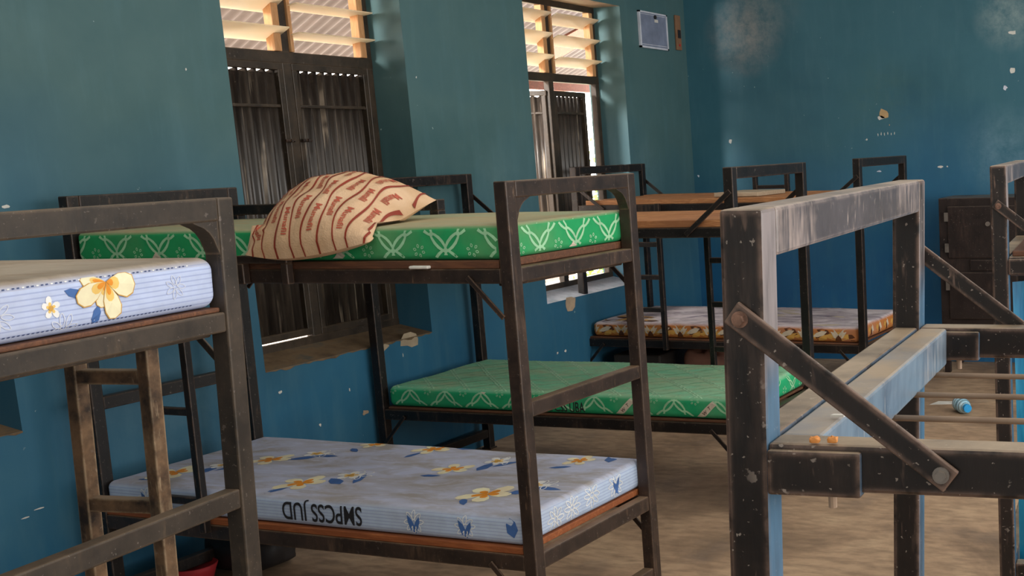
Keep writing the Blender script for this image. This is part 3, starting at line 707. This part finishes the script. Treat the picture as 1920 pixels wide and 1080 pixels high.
# D lower: brown floral
M = Mattress('D', .05, 1.9, .016, .79, .985, 1.085, .03, .012, 5); M.body('brown_floral_fabric')
for i in range(9):
    u = .13+i*.215
    for q in range(5):
        t = PI/2+(q-2)*.62; leafshape(M, 'near', u+.045*math.cos(t), .018+.045*math.sin(t), .10, t, 'gold' if q % 2 == 0 else 'cream_dull', w=.17, lay=q % 2)
    leafshape(M, 'near', u, .012, .07, PI/2, 'brown_dark', lay=2, w=.3)
    leafshape(M, 'near', u+.095, .062, .10, .35, 'brown_dark', w=.22); leafshape(M, 'near', u+.12, .05, .10, -.35, 'cream_dull', w=.16, lay=1); leafshape(M, 'near', u+.10, .022, .08, 2.5, 'gold', w=.25, lay=1); leafshape(M, 'near', u-.085, .03, .06, .8, 'brown_dark', w=.3)
for i in range(6):
    u = .06+i*.13; leafshape(M, 'foot', u, .05, .09, 1.2, 'gold', w=.2); leafshape(M, 'foot', u+.05, .05, .08, 1.9, 'cream_dull', w=.2, lay=1); leafshape(M, 'foot', u+.03, .03, .05, 1.5, 'brown_dark', lay=2)
rnd = random.Random(11)
for i in range(60):
    u = rnd.uniform(.05, 1.8); v = rnd.uniform(.03, .74); leafshape(M, 'top', u, v, rnd.uniform(.08, .2), rnd.uniform(-.5, .5), rnd.choice(['mauve_grey', 'pale_mauve', 'pale_mauve', 'cream_dull']), w=.14)
for i in range(10):
    leafshape(M, 'top', 1.45+.045*i, .05+.06*(i % 4), .14, i*1.1, 'gold' if i % 2 else 'brown_dark', w=.2)
M.finish('mattress', 'brown and gold floral mattress with greyish top, lower bunk by the far wall')
# G top
M = Mattress('G', .09, 1.85, .03, .74, .145, .2315, .03, .015, 6); M.body('grey_fabric')
M.finish('mattress', 'grey mattress on the top bunk at the right edge')

# ------------------------------------------------------------------ sack pillow
C1, C2, C3, C4 = Vector((-3.10, 3.02, 1.308)), Vector((-2.60, 3.005, 1.345)), Vector((-2.69, 3.45, 1.45)), Vector((-3.29, 3.46, 1.47))
def sack(u, v, side):
    p = (C1*(1-u)*(1-v)+C2*u*(1-v)+C3*u*v+C4*(1-u)*v)
    n = Vector((0.02, -.52, .85)).normalized()
    eu, ev = max(0, 4*u*(1-u)), max(0, 4*v*(1-v))
    bulge = (eu**.55)*(ev**.5)
    # edges pull in between the corners
    ctr = (C1+C2+C3+C4)/4
    pin = .15*(1-eu**.5)*ev*(1. if u < .5 else .4)
    p = p.lerp(ctr, pin)
    # upper long edge bows up and back, lower one sags
    p = p+Vector((0, .02, .045))*eu*(v**2)+Vector((0, -.004, -.035))*eu*((1-v)**2)*(.4+.6*(1-u))
    wr = .010*noise.noise((u*6, v*5, side))+.006*noise.noise((u*14, v*5, 3+side))
    if side > 0: p = p+n*(.135*bulge+wr*bulge)
    else:
        p = p-n*(.05*bulge)
    if p.y > 3.065: p.z = max(p.z, 1.394 if side < 0 else 1.397)
    else:
        p.y = min(p.y, 3.04) if p.z < 1.392 else p.y
    return p
mb = MB(); mb.m('sack_cloth')
mb.grid(lambda u, v: sack(u, v, 1), 60, 36, 'sack_cloth'); mb.grid(lambda u, v: sack(1-u, v, -1), 60, 36, 'sack_cloth')
def sackP(u, v, off=.0025):
    p = sack(u, v, 1); e = .01; a = sack(min(1, u+e), v, 1)-sack(max(0, u-e), v, 1); b_ = sack(u, min(1, v+e), 1)-sack(u, max(0, v-e), 1)
    n = a.cross(b_); n = n.normalized() if n.length > 1e-9 else Vector((0, 0, 1)); return p+n*off
def su(u, v): return u+.035*math.sin(v*3.2)+.012*math.sin(v*11+u*20)
for i in range(9):
    uc = .06+i*.112
    for j in range(40):
        v0, v1 = j/40, (j+1)/40
        q = [(su(uc-.006, v0), v0), (su(uc+.006, v0), v0), (su(uc+.006, v1), v1), (su(uc-.006, v1), v1)]
        if all(0 < a < 1 for a, _ in q): mb.face([sackP(*a) for a in q], 'stripe_red')
cu = bpy.data.curves.new('t', 'FONT'); cu.body = 'Munafil'; cu.offset = .018; ob = bpy.data.objects.new('t', cu); COL.objects.link(ob); bpy.context.view_layer.update()
me = bpy.data.meshes.new_from_object(ob.evaluated_get(bpy.context.evaluated_depsgraph_get())); xs = [v.co.x for v in me.vertices]; wd = max(xs)
for i in range(9):
    for j in range(3):
        uc = .06+(i+.5)*.112; vc = .08+j*.31+(.1 if i % 2 else 0)
        P = []; ok = True
        for v in me.vertices:
            vv = vc+.20*(1-v.co.x/wd); uu = su(uc, vv)+(v.co.y-.3)*.055
            if not (0.005 < uu < .995 and 0.005 < vv < .995): ok = False; break
            P.append(sackP(uu, vv))
        if ok:
            for f in me.polygons: mb.face([P[q] for q in f.vertices], 'print_red')
bpy.data.objects.remove(ob); bpy.data.meshes.remove(me)
o = single(mb, 'sack_pillow', None, (-3.0, 3.25, 1.39), 'stuffed cream sack pillow with red stripes and print, slumped on the green top mattress', 'pillow'); o.data.polygons.foreach_set('use_smooth', [True]*len(o.data.polygons))

# ------------------------------------------------------------------ other things
# steel locker by the far wall
lk = thing('locker', 'dark brown steel locker standing against the far wall', 'locker', (-1.5, 8.1, 0))
mb = MB(); mb.box(-2.11, -.92, 7.9, 8.32, .34, 1.207); mb.build('cabinet_body', 'locker_paint', lk, bevel=.006)
mb = MB()
for x in (-2.08, -.95):
    for y in (7.93, 8.29): mb.box(x-.02, x+.02, y-.02, y+.02, 0, .34)
mb.build('legs_frame', 'locker_paint', lk)
for i, x0 in enumerate((-2.045, -1.48)):
    mb = MB(); mb.box(x0, x0+.53, 7.885, 7.9, .80, 1.15); d = mb.build('door', 'locker_paint', lk, bevel=.004)
    h = MB(); h.tube((x0+.28, 7.872, 1.03), (x0+.28, 7.886, 1.03), .016); h.build('door_knob', 'steel', d)
    h = MB()
    for z in (.87, 1.08): h.box(x0-.022, x0+.004, 7.878, 7.89, z-.03, z+.03)
    h.build('hinge', 'steel', d)
    mb = MB(); mb.box(x0, x0+.53, 7.885, 7.9, .38, .70); d = mb.build('door', 'locker_paint', lk, bevel=.004)
    h = MB(); h.box(x0-.022, x0+.004, 7.878, 7.89, .58, .64); h.build('hinge', 'steel', d)
    mb = MB(); mb.box(x0+.15, x0+.5, 7.888, 7.9, .715, .785); mb.build('drawer', 'locker_paint', lk, bevel=.003)
# hanging blue cloth
mb = MB()
mb.grid(lambda u, v: (-.672+u*1.5, 3.30+.03*math.sin(u*40+v*2)+u*.15, 1.185-v*(.86-.1*math.sin(u*9))), 90, 20)
single(mb, 'hanging_cloth', 'blue_tarp', (-.2, 3.3, .3), 'bright blue cloth hanging from the top bunk at the right edge', 'cloth', smooth=True)
# noticeboard and small wooden plate on the window wall
nb = thing('noticeboard', 'grey-blue framed notice sheet hanging high on the wall beside the far window', 'noticeboard', (-4.13, 7.82, 2.3))
mb = MB(); mb.box(-4.144, -4.132, 7.615, 8.02, 2.312, 2.558); mb.build('backing', 'notice_grey', nb, bevel=.002)
mb = MB()
for a in ((7.612, 7.628, 2.31, 2.56), (8.007, 8.023, 2.31, 2.56), (7.612, 8.023, 2.31, 2.322), (7.612, 8.023, 2.55, 2.56)): mb.box(-4.144, -4.128, *a)
mb.box(-4.1318, -4.131, 7.63, 8.0, 2.333, 2.337); mb.box(-4.1318, -4.131, 7.63, 8.0, 2.54, 2.543)
mb.build('border', 'notice_line', nb)
mb = MB(); mb.tube((-4.134, 7.84, 2.53), (-4.122, 7.84, 2.53), .014); mb.build('hanger_hole', 'ink_black', nb)
mb = MB(); mb.box(-4.133, -4.130, 7.835, 7.885, 2.495, 2.515); mb.build('paper_tab', 'paper_white', nb)
sw = thing('socket_plate', 'narrow brown wooden plate on the wall by the room corner', 'wall plate', (-4.13, 8.195, 2.32))
mb = MB(); mb.box(-4.144, -4.128, 8.158, 8.233, 2.325, 2.575); mb.build('plate', 'frame_brown', sw, bevel=.004)
mb = MB(); mb.box(-4.129, -4.122, 8.175, 8.216, 2.41, 2.47); mb.build('switch', 'ink_black', sw, bevel=.003)
mb = MB(); mb.tube((-4.13, 8.195, 2.36), (-4.123, 8.195, 2.36), .009); mb.build('screw', 'red_plastic', sw)
# things under the beds and on the floor
def lump(cx, cy, sx, sy, sz, seed, mat, name, label, cat, z0=0.):
    mb = MB()
    def fn(u, v):
        t, p = 2*PI*u, PI*(v-.5); k2 = 1+.22*noise.noise((math.cos(t)*1.5+seed, math.sin(t)*1.5, p*1.5))
        ex = lambda q: math.copysign(abs(q)**.6, q)
        return (cx+sx*k2*ex(math.cos(t))*abs(math.cos(p))**.5, cy+sy*k2*ex(math.sin(t))*abs(math.cos(p))**.5, z0+max(0, sz*(.5+.5*ex(math.sin(p)))*k2))
    mb.grid(fn, 32, 16)
    return single(mb, name, mat, (cx, cy, z0), label, cat, smooth=True)
lump(-3.48, 6.98, .15, .11, .30, 3, 'brown_bag', 'travel_bag', 'brown bag on the floor under the brown floral mattress', 'bag')
lump(-3.86, 3.62, .16, .13, .16, 8, 'black_bag', 'dark_bag', 'crumpled black bag on the floor under the blue flowered lower mattress', 'bag')
mb = MB(); mb.box(-4.02, -3.68, 6.75, 7.3, .0, .30); tr = single(mb, 'dark_box', 'dull_dark', (-3.9, 7, 0), 'dark box on the floor under the bunk nearest the far wall', 'box', bevel=.012)  # plain dark box set under the bunk
mb = MB(); n = 24; prof = [(.0, .004), (.06, .0), (.075, .05), (.085, .075), (.08, .078), (.07, .05), (.055, .012), (0, .012)]
mb.grid(lambda u, v: (lambda q: (-3.93+q[0]*math.cos(2*PI*u), 3.40+q[0]*math.sin(2*PI*u), q[1]))(prof[round(v*(len(prof)-1))]), n, len(prof)-1)
single(mb, 'plastic_bowl', 'red_plastic', (-3.93, 3.40, 0), 'small red plastic bowl on the floor by the left ladder', 'bowl', smooth=True)
bt = thing('water_bottle', 'small pale blue plastic bottle lying on the floor beyond the foreground bunk', 'bottle', (-1.69, 6.72, 0))
mb = MB(); d = Vector((.55, -.83, 0)).normalized(); p = Vector((-1.72, 6.76, .045))
rad = [.02, .042, .045, .040, .045, .042, .03, .017]; st = [0, .01, .04, .06, .08, .11, .13, .145]
for i in range(7): mb.tube(p+d*st[i], p+d*st[i+1], rad[i], 16, r2=rad[i+1])
mb.build('bottle_body', 'clear_blue_plastic', bt, smooth=True)
mb = MB(); mb.tube(p+d*.143, p+d*.172, .024, 14); mb.build('bottle_cap', 'cap_blue', bt)
def scrap(pts, z, mat, name, label, cat, th=.002, group=None):
    mb = MB(); mb.prism([(x, y, z) for x, y in pts], (0, 0, th)); c = pts[0]
    return single(mb, name, mat, (c[0], c[1], z), label, cat, group)
scrap([(-1.93, 6.88), (-1.73, 6.93), (-1.71, 7.0), (-1.90, 6.98)], .001, 'paper_white', 'paper_scrap', 'white paper scrap lying on the floor near the blue bottle', 'paper')
TFF = TF('F'); z = BED['F']
def onF(x, y):  # height of the foreground deck bars
    return 1.2875
scrap([(-.449, 1.197), (-.434, 1.198), (-.430, 1.205), (-.447, 1.203)], onF(0, 0)+.001, 'paper_white', 'paper_scrap', 'tiny white paper scrap on the dusty end rail of the foreground bunk', 'paper')
for i, (x, y, lab) in enumerate(((-.426, 1.088, 'orange crumb, left one of the pair on the foreground corner rail'), (-.408, 1.091, 'orange crumb, right one of the pair on the foreground corner rail'))):
    lump(x, y, .0055, .004, .006, 20+i, 'orange_scrap', 'orange_crumb', lab, 'crumb', z0=onF(x, y))
mb = MB(); mb.box(-2.485, -2.415, 3.025, 3.05, 1.2585, 1.268)
single(mb, 'paper_wad', 'paper_white', (-2.45, 3.04, 1.2585), 'small white paper wad stuck under the board of the green top mattress', 'paper', bevel=.004)

# ------------------------------------------------------------------ light
def area(name, loc, rot, sx, sy, power, col):
    l = bpy.data.lights.new(name, 'AREA'); l.shape = 'RECTANGLE'; l.size = sx; l.size_y = sy; l.energy = power; l.color = col
    o = bpy.data.objects.new(name, l); COL.objects.link(o); o.location = loc; o.rotation_euler = rot; return o
area('doorway_light', (XR-.1, 3.2, 1.7), (0, PI/2, 0), 2.2, 6.5, 270, (1., .975, .94))
area('rear_light', (.6, YB+.1, 1.9), (PI/2, 0, 0), 4.5, 2.0, 34, (1., .95, .88))
area('ceiling_bounce', (-.6, 3.2, ZC-.06), (0, 0, 0), 5, 8, 96, (1., .965, .91))
for nm, p, tg in (('reveal_fill_far', (-4.8, 4.95, 2.4), (-4.3, 7.38, 2.05)), ('reveal_fill_near', (-4.8, 2.75, 2.4), (-4.3, 5.18, 2.2))):  # added fill spots outside, no real lamps; they brighten the window reveals
    l = bpy.data.lights.new(nm, 'SPOT'); l.energy = 290 if 'far' in nm else 200; l.spot_size = .75; l.spot_blend = .4; l.shadow_soft_size = .12; l.color = (1., .97, .92)
    o = bpy.data.objects.new(nm, l); COL.objects.link(o); o.location = p; o.rotation_euler = (Vector(tg)-Vector(p)).to_track_quat('-Z', 'Y').to_euler()
w = bpy.data.worlds.new('World'); SC.world = w; w.use_nodes = True
bg = w.node_tree.nodes['Background']; bg.inputs[0].default_value = (1., .95, .88, 1); bg.inputs[1].default_value = 16.

# ------------------------------------------------------------------ camera
cam = bpy.data.cameras.new('Camera'); co = bpy.data.objects.new('Camera', cam); COL.objects.link(co); SC.camera = co
F_PX, PX, PY = 2236.45, 1664.74, 640.89
cam.sensor_width = 36; cam.sensor_fit = 'HORIZONTAL'; cam.lens = F_PX*36/1920
cam.shift_x = -(PX-960)/1920; cam.shift_y = (PY-540)/1920; cam.clip_start = .05
yw, pt_, rl = math.radians(17.6035), math.radians(-9.3763), math.radians(-2.1121)
fw = Vector((-math.sin(yw)*math.cos(pt_), math.cos(yw)*math.cos(pt_), math.sin(pt_))); rt = Vector((math.cos(yw), math.sin(yw), 0)); up = rt.cross(fw)
r2 = rt*math.cos(rl)+up*math.sin(rl); u2 = -rt*math.sin(rl)+up*math.cos(rl)
co.matrix_world = Matrix(((r2.x, u2.x, -fw.x, 0), (r2.y, u2.y, -fw.y, 0), (r2.z, u2.z, -fw.z, 1.58), (0, 0, 0, 1)))
SC.view_settings.view_transform = 'Standard'; SC.view_settings.look = 'None'
SC.cycles.use_denoising = True
SC.cycles.max_bounces = 6
